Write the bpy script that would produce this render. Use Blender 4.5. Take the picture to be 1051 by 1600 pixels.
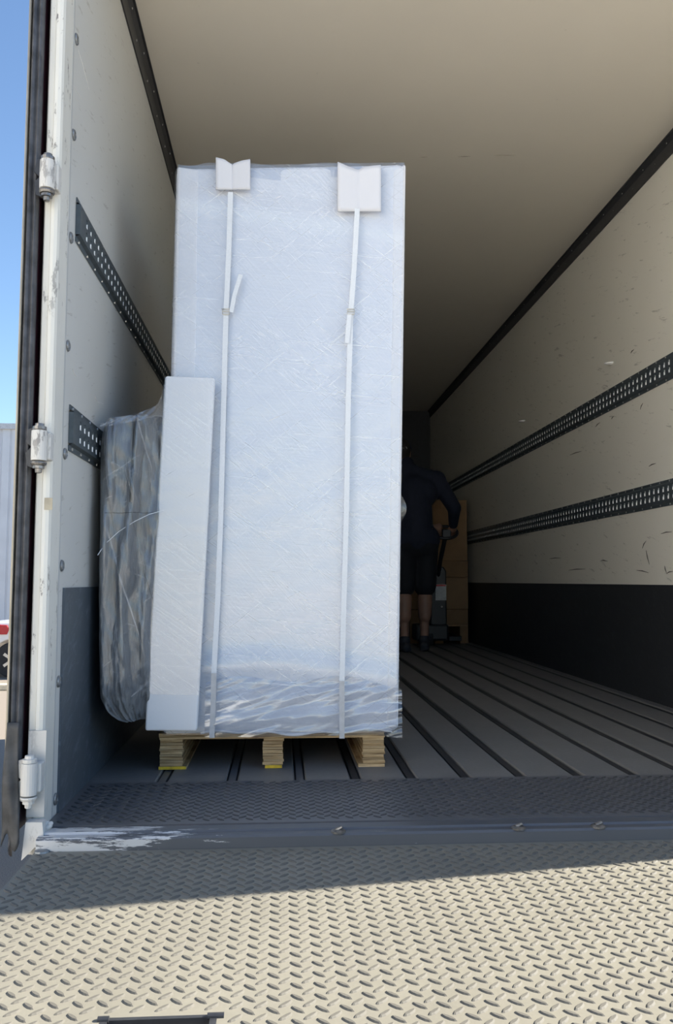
import bpy, bmesh, math, random
import numpy as np
from mathutils import Vector, Matrix, noise
random.seed(7)
for o in list(bpy.data.objects): bpy.data.objects.remove(o)
scene = bpy.context.scene
COL = scene.collection

# ------------------------------------------------------------------ camera
F = 1300.0; YAW = .0666; PIT = .0821; ROL = .0008; CAM = np.array([0, 0, .60])
cy, sy = math.cos(YAW), math.sin(YAW); cp, sp = math.cos(PIT), math.sin(PIT); cr, sr = math.cos(ROL), math.sin(ROL)
RM = np.array([[cr,0,sr],[0,1,0],[-sr,0,cr]]) @ np.array([[1,0,0],[0,cp,sp],[0,-sp,cp]]) @ np.array([[cy,-sy,0],[sy,cy,0],[0,0,1]])
cd = bpy.data.cameras.new('camera'); cam = bpy.data.objects.new('camera', cd); COL.objects.link(cam)
cd.sensor_fit = 'VERTICAL'; cd.sensor_height = 36; cd.lens = 36*F/1600; cd.clip_start = .02; cd.clip_end = 500
r, f_, u = RM
cam.matrix_world = Matrix(((r[0],u[0],-f_[0],CAM[0]),(r[1],u[1],-f_[1],CAM[1]),(r[2],u[2],-f_[2],CAM[2]),(0,0,0,1)))
scene.camera = cam
def ray(px, py): return RM.T @ np.array([(px-525.5)/F, 1, -(py-800)/F])
def aY(px, py, Y): d = ray(px, py); return Vector(CAM + d*(Y/d[1]))      # real point seen at a pixel, on the plane y = Y
def aZ(px, py, Z): d = ray(px, py); return Vector(CAM + d*((Z-CAM[2])/d[2]))
def aX(px, py, X): d = ray(px, py); return Vector(CAM + d*(X/d[0]))
def pj(P): q = RM @ (np.array(P)-CAM); return (525.5+F*q[0]/q[1], 800-F*q[2]/q[1], q[1])

# ------------------------------------------------------------------ sky, sun, exposure
SUN_EL = math.radians(36); SUN_DIR = Vector((1, .162, 0)).normalized()      # horizontal direction towards the sun
w = bpy.data.worlds.new('world'); scene.world = w; w.use_nodes = True
nt = w.node_tree; bg = nt.nodes['Background']
sky = nt.nodes.new('ShaderNodeTexSky'); sky.sky_type = 'NISHITA'; sky.sun_disc = False
sky.sun_elevation = SUN_EL; sky.sun_rotation = math.atan2(SUN_DIR.x, SUN_DIR.y)
sky.altitude = 100; sky.air_density = 1.1; sky.dust_density = .15; sky.ozone_density = 4.0
nt.links.new(sky.outputs[0], bg.inputs[0]); bg.inputs[1].default_value = .125
sd = bpy.data.lights.new('sun', 'SUN'); sd.energy = 8.2; sd.angle = math.radians(.53); sd.color = (1, .93, .80)
so = bpy.data.objects.new('sun', sd); COL.objects.link(so)
dv = -(SUN_DIR*math.cos(SUN_EL) + Vector((0,0,math.sin(SUN_EL))))
so.rotation_euler = dv.to_track_quat('-Z', 'Y').to_euler(); so.location = (20, 5, 20)
vs = scene.view_settings; vs.view_transform = 'Standard'; vs.look = 'None'; vs.gamma = 1; vs.use_curve_mapping = False
vs.exposure = .95

# ------------------------------------------------------------------ materials
def lin(c): return tuple(((x/255)/12.92 if x/255 <= .04045 else ((x/255+.055)/1.055)**2.4) for x in c)
class NT:
    def __init__(s, name):
        s.m = bpy.data.materials.new(name); s.m.use_nodes = True; s.t = s.m.node_tree
        s.b = s.t.nodes['Principled BSDF']; s.out = s.t.nodes['Material Output']
    def n(s, kind, **kw):
        nd = s.t.nodes.new(kind)
        for k, v in kw.items():
            if k in nd.inputs: nd.inputs[k].default_value = v
            else: setattr(nd, k, v)
        return nd
    def l(s, a, b): s.t.links.new(a, b)
    def coord(s, scale=(1,1,1), rot=(0,0,0)):
        c = s.n('ShaderNodeNewGeometry'); mp = s.n('ShaderNodeMapping'); mp.vector_type = 'TEXTURE'; mp.inputs['Scale'].default_value = tuple(1/x for x in scale); mp.inputs['Rotation'].default_value = rot
        s.l(c.outputs['Position'], mp.inputs[0]); return mp.outputs[0]
    def noise(s, co, scale, detail=4, rough=.55):
        nd = s.n('ShaderNodeTexNoise'); nd.inputs['Scale'].default_value = scale; nd.inputs['Detail'].default_value = detail; nd.inputs['Roughness'].default_value = rough
        s.l(co, nd.inputs['Vector']); return nd.outputs[0]
    def ramp(s, v, pts):
        nd = s.n('ShaderNodeValToRGB'); e = nd.color_ramp.elements
        while len(e) < len(pts): e.new(.5)
        for el, (p, c) in zip(e, pts):
            el.position = p; el.color = (c,c,c,1) if isinstance(c, (int,float)) else (*c,1)
        s.l(v, nd.inputs[0]); return nd.outputs[0]
    def mix(s, f, a, b, bt='MIX'):
        nd = s.n('ShaderNodeMix', data_type='RGBA', blend_type=bt)
        for sock, v in ((nd.inputs[0], f), (nd.inputs[6], a), (nd.inputs[7], b)):
            if hasattr(v, 'links'): s.l(v, sock)
            else: sock.default_value = v if isinstance(v, (int,float)) else (*v,1)
        return nd.outputs[2]
    def math(s, op, a, b=0.):
        nd = s.n('ShaderNodeMath', operation=op)
        for sock, v in ((nd.inputs[0], a), (nd.inputs[1], b)):
            if hasattr(v, 'links'): s.l(v, sock)
            else: sock.default_value = v
        return nd.outputs[0]
    def bump(s, h, strength, dist=.01, target=None):
        nd = s.n('ShaderNodeBump'); nd.inputs['Strength'].default_value = strength; nd.inputs['Distance'].default_value = dist
        s.l(h, nd.inputs['Height']); s.l(nd.outputs[0], (target or s.b).inputs['Normal']); return nd
    def col(s, c):
        if hasattr(c, 'links'): s.l(c, s.b.inputs['Base Color'])
        else: s.b.inputs['Base Color'].default_value = (*c,1)
        return s
    def pr(s, rough=.5, metal=0, spec=.5, coat=0):
        s.b.inputs['Roughness'].default_value = rough; s.b.inputs['Metallic'].default_value = metal
        s.b.inputs['Specular IOR Level'].default_value = spec; s.b.inputs['Coat Weight'].default_value = coat; return s
def simple(name, c, rough=.5, metal=0, nscale=30, namt=.15, spec=.5, bump=0, coat=0):
    k = NT(name); co = k.coord(); nz = k.noise(co, nscale)
    d = tuple(x*(1-namt) for x in c); e = tuple(min(1, x*(1+namt)) for x in c)
    k.col(k.mix(k.ramp(nz, [(.3,0),(.7,1)]), d, e)); k.pr(rough, metal, spec, coat)
    if bump: k.bump(nz, bump, .005)
    return k.m

def m_frp(name, base, stains=.5, scr=True):
    k = NT(name); co = k.coord()
    broad = k.ramp(k.noise(co, 1.3, 5), [(.3,0),(.75,1)])
    c = k.mix(broad, tuple(x*.95 for x in base), base)
    sc = k.ramp(k.noise(k.coord((1.2, 2.5, 16), (.25,0,0)), 3.0, 6, .7), [(.61,0),(.66,1)])
    if scr: c = k.mix(k.math('MULTIPLY', sc, .4*stains), c, (.16,.145,.12))
    dots = k.ramp(k.noise(co, 23, 2), [(.76,0),(.80,1)])
    c = k.mix(k.math('MULTIPLY', dots, .5*stains), c, (.12,.11,.10))
    k.col(c); k.pr(.38, 0, .4)
    k.bump(k.noise(co, 1.8, 3), .12, .03)
    return k.m
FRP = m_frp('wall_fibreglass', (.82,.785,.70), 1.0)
FRPL = m_frp('wall_fibreglass_shaded', (.60,.605,.59), .9)  # same fibreglass as the right wall, its dimmer light put into the base
FRPC = m_frp('ceiling_fibreglass', (.82,.765,.67), .25, False)
def m_kick(name, base, amt):
    k = NT(name); co = k.coord()
    s1 = k.ramp(k.noise(k.coord((3,3,9), (.5,0,0)), 4, 8, .75), [(.52,0),(.75,1)])
    k.col(k.mix(k.math('MULTIPLY', s1, amt), base, tuple(min(1,x*2.6+.05) for x in base)))
    k.pr(.45, .2, .5); k.bump(k.noise(co, 60, 3), .1, .003); return k.m
KICKL = m_kick('kick_panel_grey', (.085,.105,.13), .55)
KICKR = m_kick('kick_panel_black', (.035,.037,.042), .25)
def m_paint(name, base, chip=.62, under=(.20,.19,.18)):
    k = NT(name); co = k.coord((1,1,.35))
    n1 = k.noise(co, 28, 8, .75); n2 = k.noise(k.coord(), 2.2, 3)
    mk = k.math('MULTIPLY', k.ramp(n1, [(chip,0),(chip+.03,1)]), k.ramp(n2, [(.36,0),(.56,1)]))
    gr = k.ramp(k.noise(co, 6, 4), [(.3,0),(.8,1)])
    k.col(k.mix(mk, k.mix(gr, base, tuple(x*.86 for x in base)), under)); k.pr(.45, 0, .5)
    k.bump(mk, .25, .002); return k.m
PAINT = m_paint('post_white_paint', (.72,.71,.66), .585)
PAINT2 = m_paint('hinge_white_paint', (.62,.61,.585), .53, (.10,.09,.09))
FLANGE = m_paint('aluminium_flange', (.50,.51,.51), .68, (.25,.25,.25))
def m_tread(name, base, dirt, rough, metal):
    k = NT(name); co = k.coord()
    n1 = k.ramp(k.noise(co, 5, 6, .6), [(.3,0),(.72,1)]); n2 = k.ramp(k.noise(co, 70, 4, .7), [(.35,0),(.75,1)])
    c = k.mix(n1, tuple(x*.86 for x in base), base); c = k.mix(k.math('MULTIPLY', n2, .35), c, dirt)
    k.col(c); k.pr(rough, metal, .4); k.bump(n2, .06, .002); return k.m
TREAD = m_tread('tread_plate_worn', (.235,.222,.182), (.175,.163,.135), .55, .05)
LOZ = m_tread('tread_lozenge_bare', (.130,.123,.105), (.075,.07,.062), .7, .0)
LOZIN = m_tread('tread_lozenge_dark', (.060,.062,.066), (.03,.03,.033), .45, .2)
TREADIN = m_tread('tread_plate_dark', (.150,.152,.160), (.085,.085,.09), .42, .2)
PLANK = m_tread('floor_plank_grey', (.21,.203,.196), (.115,.11,.107), .58, .1)
GROOVE = simple('floor_groove_black', (.022,.022,.024), .6)
TRIM = simple('trim_dark_metal', (.042,.044,.05), .4, .3, 40)
RAIL = simple('rail_dark_steel', (.085,.105,.12), .38, .35, 50)
RAILBACK = simple('rail_backing_and_slot_light', (.86,.88,.88), .35)
SCREW = simple('screw_zinc', (.55,.55,.54), .3, .8)
BOLT = simple('bolt_grey', (.24,.25,.26), .4, .6)
RUBBER = simple('door_rubber', (.060,.062,.070), .50, 0, 25, .5, .5)
RUBBER2 = simple('door_rubber_worn', (.055,.055,.056), .6, 0, 18, .6)
DOOREDGE = simple('door_edge_aluminium', (.30,.27,.22), .4, .5, 10)
MAROON = simple('maroon_paint', (.045,.012,.022), .4)
TRUCKOUT = simple('truck_outside_navy', (.03,.032,.06), .4)
STEEL = simple('hinge_pin_steel', (.22,.21,.20), .4, .8, 90, .4)
def m_sill():
    k = NT('sill_worn_white'); 
    g = k.n('ShaderNodeNewGeometry'); sx = k.n('ShaderNodeSeparateXYZ'); k.l(g.outputs['Position'], sx.inputs[0])
    left = k.n('ShaderNodeMapRange'); k.l(sx.outputs[0], left.inputs[0]); left.inputs[1].default_value = -.10; left.inputs[2].default_value = -.42; left.inputs[3].default_value = -.10; left.inputs[4].default_value = .13
    nz = k.noise(k.coord((2.2,14,14)), 3.2, 7, .72)
    v = k.math('ADD', nz, left.outputs[0]); mk = k.ramp(v, [(.56,0),(.59,1)])
    k.col(k.mix(mk, (.10,.105,.115), (.56,.56,.56))); k.pr(.45, .15); k.bump(mk, .2, .002); return k.m
SILL = m_sill()
# packing
def m_foam(name, base, sc=120, rough=.75):
    k = NT(name); co = k.coord(); nz = k.noise(co, sc, 3)
    k.col(k.mix(k.ramp(k.noise(co, 3, 3), [(.3,0),(.7,1)]), tuple(x*.96 for x in base), base)); k.pr(rough, 0, .3)
    k.bump(nz, .15, .002); return k.m
FOAM = m_foam('white_foam', (.80,.81,.84))
FOAM2 = m_foam('white_foam_board', (.82,.82,.83), 60)
PAD = m_foam('white_foam_pad', (.665,.675,.725), 60)
def m_panel():
    k = NT('wrapped_white_panel'); co = k.coord()
    a = k.ramp(k.noise(k.coord((2.0,1,26), (0,.10,0)), 4, 5, .65), [(.3,0),(.8,1)])
    b = k.ramp(k.noise(k.coord((2,1,40), (0,.85,0)), 3, 4, .6), [(.5,0),(.72,1)])
    base = k.mix(a, (.73,.765,.83), (.79,.81,.855)); k.col(k.mix(k.math('MULTIPLY', b, .35), base, (.88,.88,.90)))
    k.pr(.38, 0, .5); k.bump(k.math('ADD', a, b), .12, .003); return k.m
PANEL = m_panel()
def m_film(name, lo, hi, rots, tint=(.93,.94,.96), gloss=.12, tight=1.0):
    k = NT(name); t = k.t
    acc = None; bump = None
    for i, (ang, sc, thr) in enumerate(rots):
        v = k.noise(k.coord((1.2*sc, 1.2*sc, 60*sc), (0, ang, 0)), 2.6, 5, .62)
        m = k.ramp(v, [(thr,0),(thr+.10,1)])
        acc = m if acc is None else k.math('MAXIMUM', acc, m)
        bump = v if bump is None else k.math('ADD', bump, v)
    patch = k.ramp(k.noise(k.coord(), 3.2, 3), [(.38,.15),(.66,1)])
    gln = k.ramp(k.noise(k.coord((3,3,55), (0,-.5,0)), 2.2, 6, .7), [(.66,0),(.69,1)])
    fac = k.math('MAXIMUM', k.math('ADD', k.math('MULTIPLY', k.math('MULTIPLY', acc, patch), hi), lo), k.math('MULTIPLY', gln, min(.95, hi*1.7)))  # film highlights and glints painted as white diffuse streaks
    tr = k.n('ShaderNodeBsdfTransparent'); tr.inputs[0].default_value = (*tint,1)
    df = k.n('ShaderNodeBsdfDiffuse'); df.inputs[0].default_value = (.97,.97,.97,1)
    tl = k.n('ShaderNodeBsdfTranslucent'); tl.inputs[0].default_value = (.97,.97,.97,1)
    dm = k.n('ShaderNodeMixShader'); dm.inputs[0].default_value = .0; k.l(df.outputs[0], dm.inputs[1]); k.l(tl.outputs[0], dm.inputs[2])
    gl = k.n('ShaderNodeBsdfGlossy'); gl.inputs['Roughness'].default_value = .22
    bp = k.n('ShaderNodeBump'); bp.inputs['Strength'].default_value = .06*tight; bp.inputs['Distance'].default_value = .003; k.l(bump, bp.inputs['Height'])
    k.l(bp.outputs[0], gl.inputs['Normal'])
    m1 = k.n('ShaderNodeMixShader'); k.l(fac, m1.inputs[0]); k.l(tr.outputs[0], m1.inputs[1]); k.l(dm.outputs[0], m1.inputs[2])
    m2 = k.n('ShaderNodeMixShader'); m2.inputs[0].default_value = gloss; k.l(m1.outputs[0], m2.inputs[1]); k.l(gl.outputs[0], m2.inputs[2])
    k.l(m2.outputs[0], k.out.inputs['Surface']); return k.m
FILM = m_film('stretch_film', .05, .60, [(.07,.8,.60),(-.70,1.0,.60),(.62,1.0,.585)])
FILMG = m_film('stretch_film_loose', .02, .34, [(-.7,1,.60),(.4,1.2,.62),(1.3,.8,.60)], gloss=.07)
FILMS = m_film('stretch_film_bunched', .04, .50, [(.05,.8,.56),(-.25,1.0,.58)], tint=(.91,.92,.94), gloss=.16)
FILMB = m_film('stretch_film_tight', .04, .22, [(.07,.8,.60),(.62,1.0,.56),(.66,1.4,.57)], gloss=.12)
FILMCLEAR = m_film('stretch_film_clear', .06, .30, [(.5,1,.55)], gloss=.12)
def m_blanket():
    k = NT('grey_cover_fabric'); co = k.coord()
    n1 = k.ramp(k.noise(k.coord((4,4,1)), 3, 6, .6), [(.3,0),(.72,1)])
    k.col(k.mix(n1, (.105,.112,.118), (.235,.245,.25))); k.pr(.5, 0, .4)
    k.bump(k.noise(k.coord((7,7,1.6)), 3.5, 5, .6), .6, .03); return k.m
BLANKET = m_blanket()
ZIP = simple('zip_black', (.018,.02,.022), .5)
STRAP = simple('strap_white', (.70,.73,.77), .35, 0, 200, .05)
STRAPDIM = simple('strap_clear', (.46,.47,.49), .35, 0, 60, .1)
BUCKLE = simple('buckle_wire', (.42,.42,.40), .3, .9)
def m_ply(name, tint=1.0, ang=0):
    k = NT(name)
    v = k.noise(k.coord((5,5,180)), 2.0, 3, .5)
    g = k.noise(k.coord((60,60,420)), 1.0, 4, .6)
    c = k.ramp(v, [(.30, tuple(x*tint for x in (.20,.12,.055))), (.5, tuple(x*tint for x in (.44,.30,.15))), (.72, tuple(x*tint for x in (.66,.50,.30)))])
    k.col(k.mix(k.math('MULTIPLY', k.ramp(g, [(.55,0),(.7,1)]), .4), c, (.16,.10,.05))); k.pr(.7, 0, .3)
    k.bump(v, .35, .003); return k.m
PLY = m_ply('plywood_edge', 1.0); PLY2 = m_ply('plywood_edge_dark', .72)
YELLOW = simple('yellow_paint', (.60,.40,.02), .6, 0, 60, .3)
CARD = simple('cardboard', (.30,.18,.09), .8, 0, 8, .12)
CARD2 = simple('cardboard_dark', (.25,.145,.07), .8, 0, 8, .12)
SKIN = simple('skin', (.30,.17,.12), .5, 0, 20, .1)
SHIRT = simple('shirt_navy', (.012,.016,.034), .85)
SHORTS = simple('shorts_black', (.010,.011,.016), .85)
SHOE = simple('shoe_dark', (.035,.038,.05), .7)
HAIR = simple('hair_dark', (.015,.012,.010), .7)
CAPM = simple('cap_navy', (.012,.016,.034), .8)
WHITE = simple('white_mark', (.75,.75,.74), .6)
JACK = simple('pallet_jack_black', (.012,.013,.017), .4)
ASPH = simple('asphalt', (.23,.195,.16), .85, 0, 140, .45, bump=.3)
CONC = simple('bounce_concrete', (.56,.53,.48), .85, 0, 12, .1, bump=.1)
CURB = simple('kerb_cream', (.62,.55,.42), .8)
METALW = simple('cladding_grey', (.60,.62,.66), .5, .1, 2, .05)
CARW = simple('car_white', (.72,.73,.75), .25, 0, 3, .02, coat=.5)
GLASS = simple('car_glass', (.02,.025,.03), .08)
TAIL = simple('tail_light_red', (.45,.02,.03), .2)
CLEARL = simple('lamp_clear', (.8,.8,.8), .15)
TYRE = simple('tyre', (.02,.02,.022), .8)
ALLOY = simple('alloy', (.5,.5,.5), .3, .8)

# ------------------------------------------------------------------ mesh helpers
class MB:
    def __init__(s): s.v = []; s.f = []; s.mi = []; s.cur = 0
    def add(s, vs, fs):
        b = len(s.v); s.v += [tuple(p) for p in vs]; s.f += [tuple(b+i for i in q) for q in fs]; s.mi += [s.cur]*len(fs); return s
    def box(s, x0, x1, y0, y1, z0, z1):
        return s.add([(x0,y0,z0),(x1,y0,z0),(x1,y1,z0),(x0,y1,z0),(x0,y0,z1),(x1,y0,z1),(x1,y1,z1),(x0,y1,z1)],
                     [(3,2,1,0),(4,5,6,7),(0,1,5,4),(1,2,6,5),(2,3,7,6),(3,0,4,7)])
    def prism(s, pts, ext):      # pts: list of 3d points (planar loop), ext: vector
        n = len(pts); e = Vector(ext); a = [Vector(p) for p in pts]
        return s.add(a+[p+e for p in a], [tuple(range(n))[::-1], tuple(range(n,2*n))]+[(i,(i+1)%n,(i+1)%n+n,i+n) for i in range(n)])
    def cyl(s, p0, p1, r0, r1=None, n=12):
        r1 = r0 if r1 is None else r1; p0, p1 = Vector(p0), Vector(p1); d = (p1-p0).normalized()
        a = d.orthogonal().normalized(); b = d.cross(a)
        vs = [p0+(a*math.cos(t)+b*math.sin(t))*r0 for t in [2*math.pi*i/n for i in range(n)]]+[p1+(a*math.cos(t)+b*math.sin(t))*r1 for t in [2*math.pi*i/n for i in range(n)]]
        return s.add(vs, [(i,(i+1)%n,(i+1)%n+n,i+n) for i in range(n)]+[tuple(range(n))[::-1], tuple(range(n,2*n))])
    def tube(s, pts, r, n=8):
        pts = [Vector(p) for p in pts]; m = len(pts); rings = []; prev = None
        for i, p in enumerate(pts):
            d = (pts[min(i+1,m-1)]-pts[max(i-1,0)]).normalized()
            if prev is None: a = d.orthogonal().normalized()
            else: a = (prev-d*prev.dot(d)).normalized()
            prev = a; b = d.cross(a); rr = r[i] if isinstance(r, (list,tuple)) else r
            rings += [p+(a*math.cos(2*math.pi*k/n)+b*math.sin(2*math.pi*k/n))*rr for k in range(n)]
        fs = [(i*n+k, i*n+(k+1)%n, (i+1)*n+(k+1)%n, (i+1)*n+k) for i in range(m-1) for k in range(n)]
        return s.add(rings, fs+[tuple(range(n))[::-1], tuple(range((m-1)*n, m*n))])
    def capsule(s, p0, p1, r0, r1, n=14, k=5, sc=(1,1,1)):
        p0, p1 = Vector(p0), Vector(p1); d = p1-p0
        if d.length < 1e-6: d = Vector((0,0,1e-4))
        L = d.length; d.normalize(); pts = []; rs = []
        for i in range(k+1):
            a = math.pi/2*i/k; pts.append(p0-d*r0*math.cos(a)); rs.append(max(1e-4, r0*math.sin(a)))
        for i in range(k+1):
            a = math.pi/2*i/k; pts.append(p1+d*r1*math.sin(a)); rs.append(max(1e-4, r1*math.cos(a)))
        b = len(s.v); s.tube(pts, rs, n)
        if sc != (1,1,1):
            c = (p0+p1)/2
            for i in range(b, len(s.v)):
                q = Vector(s.v[i])-c; s.v[i] = (c.x+q.x*sc[0], c.y+q.y*sc[1], c.z+q.z*sc[2])
        return s
    def lathe(s, prof, c, n=24, axis='z'):
        vs = []; m = len(prof)
        for r_, h in prof:
            for i in range(n):
                t = 2*math.pi*i/n; a, b = r_*math.cos(t), r_*math.sin(t)
                q = {'z': (a,b,h), 'y': (a,h,b), 'x': (h,a,b)}[axis]; vs.append((c[0]+q[0], c[1]+q[1], c[2]+q[2]))
        return s.add(vs, [(i*n+k, i*n+(k+1)%n, (i+1)*n+(k+1)%n, (i+1)*n+k) for i in range(m-1) for k in range(n)]+[tuple(range(n))[::-1], tuple(range((m-1)*n, m*n))])
    def grid(s, fn, nu, nv):
        vs = [fn(i/nu, j/nv) for j in range(nv+1) for i in range(nu+1)]
        return s.add(vs, [(j*(nu+1)+i, j*(nu+1)+i+1, (j+1)*(nu+1)+i+1, (j+1)*(nu+1)+i) for j in range(nv) for i in range(nu)])
    def build(s, name, mat, parent=None, smooth=False, bevel=0, fix=True):
        me = bpy.data.meshes.new(name); me.from_pydata(s.v, [], s.f)
        for m in (mat if isinstance(mat, (list,tuple)) else [mat]): me.materials.append(m)
        if any(s.mi): me.polygons.foreach_set('material_index', s.mi)
        if fix:
            bm = bmesh.new(); bm.from_mesh(me); bmesh.ops.recalc_face_normals(bm, faces=bm.faces); bm.to_mesh(me); bm.free()
        if smooth: me.shade_smooth()
        me.update(); o = bpy.data.objects.new(name, me); COL.objects.link(o)
        if bevel:
            b = o.modifiers.new('bevel', 'BEVEL'); b.width = bevel; b.segments = 2; b.limit_method = 'ANGLE'
        if parent: par(o, parent)
        return o
def par(o, p):
    o.parent = p
    q = p; loc = Vector((0,0,0))
    while q: loc += q.location; q = q.parent
    if p.parent is None: o.matrix_parent_inverse = Matrix.Translation(-p.location)
    return o
def empty(name, loc):
    o = bpy.data.objects.new(name, None); COL.objects.link(o); o.location = loc; o.empty_display_size = .05; return o
def tag(o, label=None, cat=None, group=None, kind=None):
    for k, v in (('label',label),('category',cat),('group',group),('kind',kind)):
        if v: o[k] = v
    return o
def st(o, label=None):
    o['kind'] = 'structure'
    if label: o['label'] = label
    return o
def bx(name, mat, dims, parent=None, bevel=0): return MB().box(*dims).build(name, mat, parent, bevel=bevel)

# ================================================================== the truck body
XL, XR, ZC = -.575, 1.853, 2.72
YR, YF = 2.11, 10.2
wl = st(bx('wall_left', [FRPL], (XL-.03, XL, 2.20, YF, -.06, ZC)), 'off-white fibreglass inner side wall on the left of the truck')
wr = st(bx('wall_right', [FRP], (XR, XR+.03, 2.20, YF, -.06, ZC)), 'off-white scratched fibreglass inner side wall on the right')
st(bx('wall_front', simple('end_wall_shade', (.03,.034,.045), .6), (XL-.03, XR+.03, YF, YF+.06, -.06, ZC+.06)), 'far end wall of the truck body with its deep shade painted in')  # near-black base stands in for the shade at the far end
st(bx('ceiling', FRPC, (XL-.03, XR+.03, YR, YF, ZC, ZC+.06)), 'plain beige fibreglass ceiling of the truck body')
bx('outer_skin', TRUCKOUT, (XL-.034, XL-.0305, 2.14, YF, -.06, ZC+.05), wl)
bx('outer_skin', TRUCKOUT, (XR+.0305, XR+.034, 2.14, YF, -.06, ZC+.05), wr)
# kick panels
def kick(name, x0, x1, mat, lab, y0):
    o = st(MB().box(x0, x1, y0, YF, .0, .58).build(name, mat), lab); return o
kick('baseboard_left', XL, XL+.006, KICKL, 'scuffed blue-grey kick panel along the foot of the left wall', 2.252)
kick('baseboard_right', XR-.006, XR, KICKR, 'black kick panel along the foot of the right wall', 2.25)
# ceiling corner trims
def cove(name, X, s, lab):
    m = MB(); pts = [(X, 2.2, ZC-.088), (X+s*.006, 2.2, ZC-.088), (X+s*.010, 2.2, ZC-.03), (X+s*.022, 2.2, ZC-.008), (X+s*.030, 2.2, ZC-.006), (X+s*.030, 2.2, ZC), (X, 2.2, ZC)]
    m.prism(pts, (0, YF-2.2, 0)); o = st(m.build(name, TRIM), lab)
    r_ = MB()
    for i in range(30):
        y = 2.3+i*.262
        r_.lathe([(.0045,0),(.0045,.002),(.002,.003)], (X+s*.0085, y, ZC-.05), 6, 'x')
        r_.lathe([(.004,0),(.004,.002),(.002,.003)], (X+s*.016, y+.12, ZC-.022), 6, 'x')
    tag(r_.build('rivet_row', SCREW, o), kind='stuff'); return o
cove('trim_1', XL, 1, 'dark metal corner strip between the left wall and the ceiling')
cove('trim_2', XR, -1, 'dark metal corner strip between the right wall and the ceiling')
# rear frame: posts, header
def post(name, xi, s, lab):       # xi = inner face, s = outward sign
    xo = xi+s*.040
    m = MB(); b = .012
    pts = [(xi, YR+.09, -.06), (xi, YR+b, -.06), (xi+s*b*.35, YR+b*.3, -.06), (xi+s*b, YR, -.06), (xo-s*.020, YR, -.06), (xo-s*.018, YR+.004, -.06), (xo-s*.004, YR+.004, -.06), (xo, YR+.010, -.06), (xo, YR+.10, -.06)]
    m.prism(pts, (0,0,ZC+.10)); o = st(m.build(name, PAINT), lab)
    fl = MB(); xa = XL if s < 0 else XR
    fl.box(min(xa, xa-s*.0015), max(xa, xa-s*.0015), YR+.09, 2.212, 0, ZC-.09)
    fl.build('flange', FLANGE, o)
    return o
p1 = post('trim_3', XL+.001, -1, 'chipped white painted metal corner post at the left door edge')
p2 = post('trim_4', XR-.001, 1, 'white painted metal corner post at the right door edge')
st(MB().box(XL-.03, XR+.03, YR, YR+.10, ZC-.02, ZC+.10).build('trim_5', PAINT), 'white painted header across the top of the door opening')
# welded patches and tape on the left post
bx('weld_plate', PAINT2, (XL-.034, XL+.008, YR-.0035, YR, .03, .235), p1)
bx('tape_patch', simple('tape_brown', (.38,.34,.26), .5), (XL-.014, XL+.006, YR-.001, YR, .775, .805), p1)
for z in (2.093, 1.817, 1.526, 1.227, .935, .638, .338, .04):
    b = MB(); b.lathe([(.0155,0),(.0155,.002),(.013,.005),(.007,.0062),(.0065,.0045)], (XL+.0005, 2.232, z), 18, 'x')
    b.build('bolt', BOLT, p1, smooth=False)
gus = MB().prism([aY(68,1311,2.07), aY(33,1345,2.07), aY(37,1310,2.07), aY(40,1285,2.07), aY(66,1285,2.07)], (0,.03,0)).build('foot_gusset', PAINT2, p1)
wd = MB()
for i in range(14):
    c = aY(random.uniform(68,80), random.uniform(1284,1303), 2.10); rr = random.uniform(.004,.009)
    wd.capsule(c, c+Vector((rr*.4,0,rr*.2)), rr, rr*.8, 8, 3)
wd.build('weld_bead', PAINT2, p1, smooth=True)
# sill
s_ = MB(); x0, x1 = XL+.01, XR-.008
prof = [(2.035,-.055),(2.035,-.006),(2.04,-.001),(2.058,0),(2.062,-.004),(2.074,-.004),(2.078,.001),(2.112,.002),(2.118,-.003),(2.125,-.004),(2.125,-.055)]
s_.prism([(x0,y,z) for y, z in prof], (x1-x0,0,0)); sill = st(s_.build('trim_6', SILL), 'worn metal door sill with flaking white paint')
for px, py in ((529,1301),(813,1297),(938,1294)):
    c = aZ(px, py, .0); c.y = 2.048
    b = MB(); b.lathe([(.018,0),(.018,.004),(.012,.007)], (c.x, c.y, -.002), 14); b.cyl((c.x-.005, c.y, .003), (c.x+.009, c.y-.003, .011), .006, .004, 8)
    b.build('bolt', STEEL, sill, smooth=False)
# floor
fl = st(MB().box(XL-.03, XR+.03, 2.125, YF, -.06, -.012).build('floor', GROOVE), 'dark grey ribbed truck floor running to the far end')
YT = 2.568
gro = [-.353, -.144, .062, .232, .402, .571, .743, .925, 1.10, 1.27, 1.44, 1.61, 1.78]
edges = [XL] + gro + [XR]
for i in range(len(edges)-1):
    a = edges[i] + (.017 if i else .001); b = edges[i+1] - (.017 if i < len(edges)-2 else .001)
    dz = random.uniform(-.0015, .0)
    m = MB(); c = .004
    pts = [(a,YT,-.012),(a,YT,-c+dz),(a+c,YT,dz),(b-c,YT,dz),(b,YT,-c+dz),(b,YT,-.012)]
    m.prism(pts, (0,YF-YT,0)); m.build('plank', PLANK, fl)
for g in gro:
    m = MB(); m.prism([(g-.0105,YT,-.012),(g-.0105,YT,-.0045),(g+.0105,YT,-.0045),(g+.0105,YT,-.012)], (0,YF-YT,0)); m.build('joint_strip', GROOVE if g > .2 else TREADIN, fl)
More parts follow.
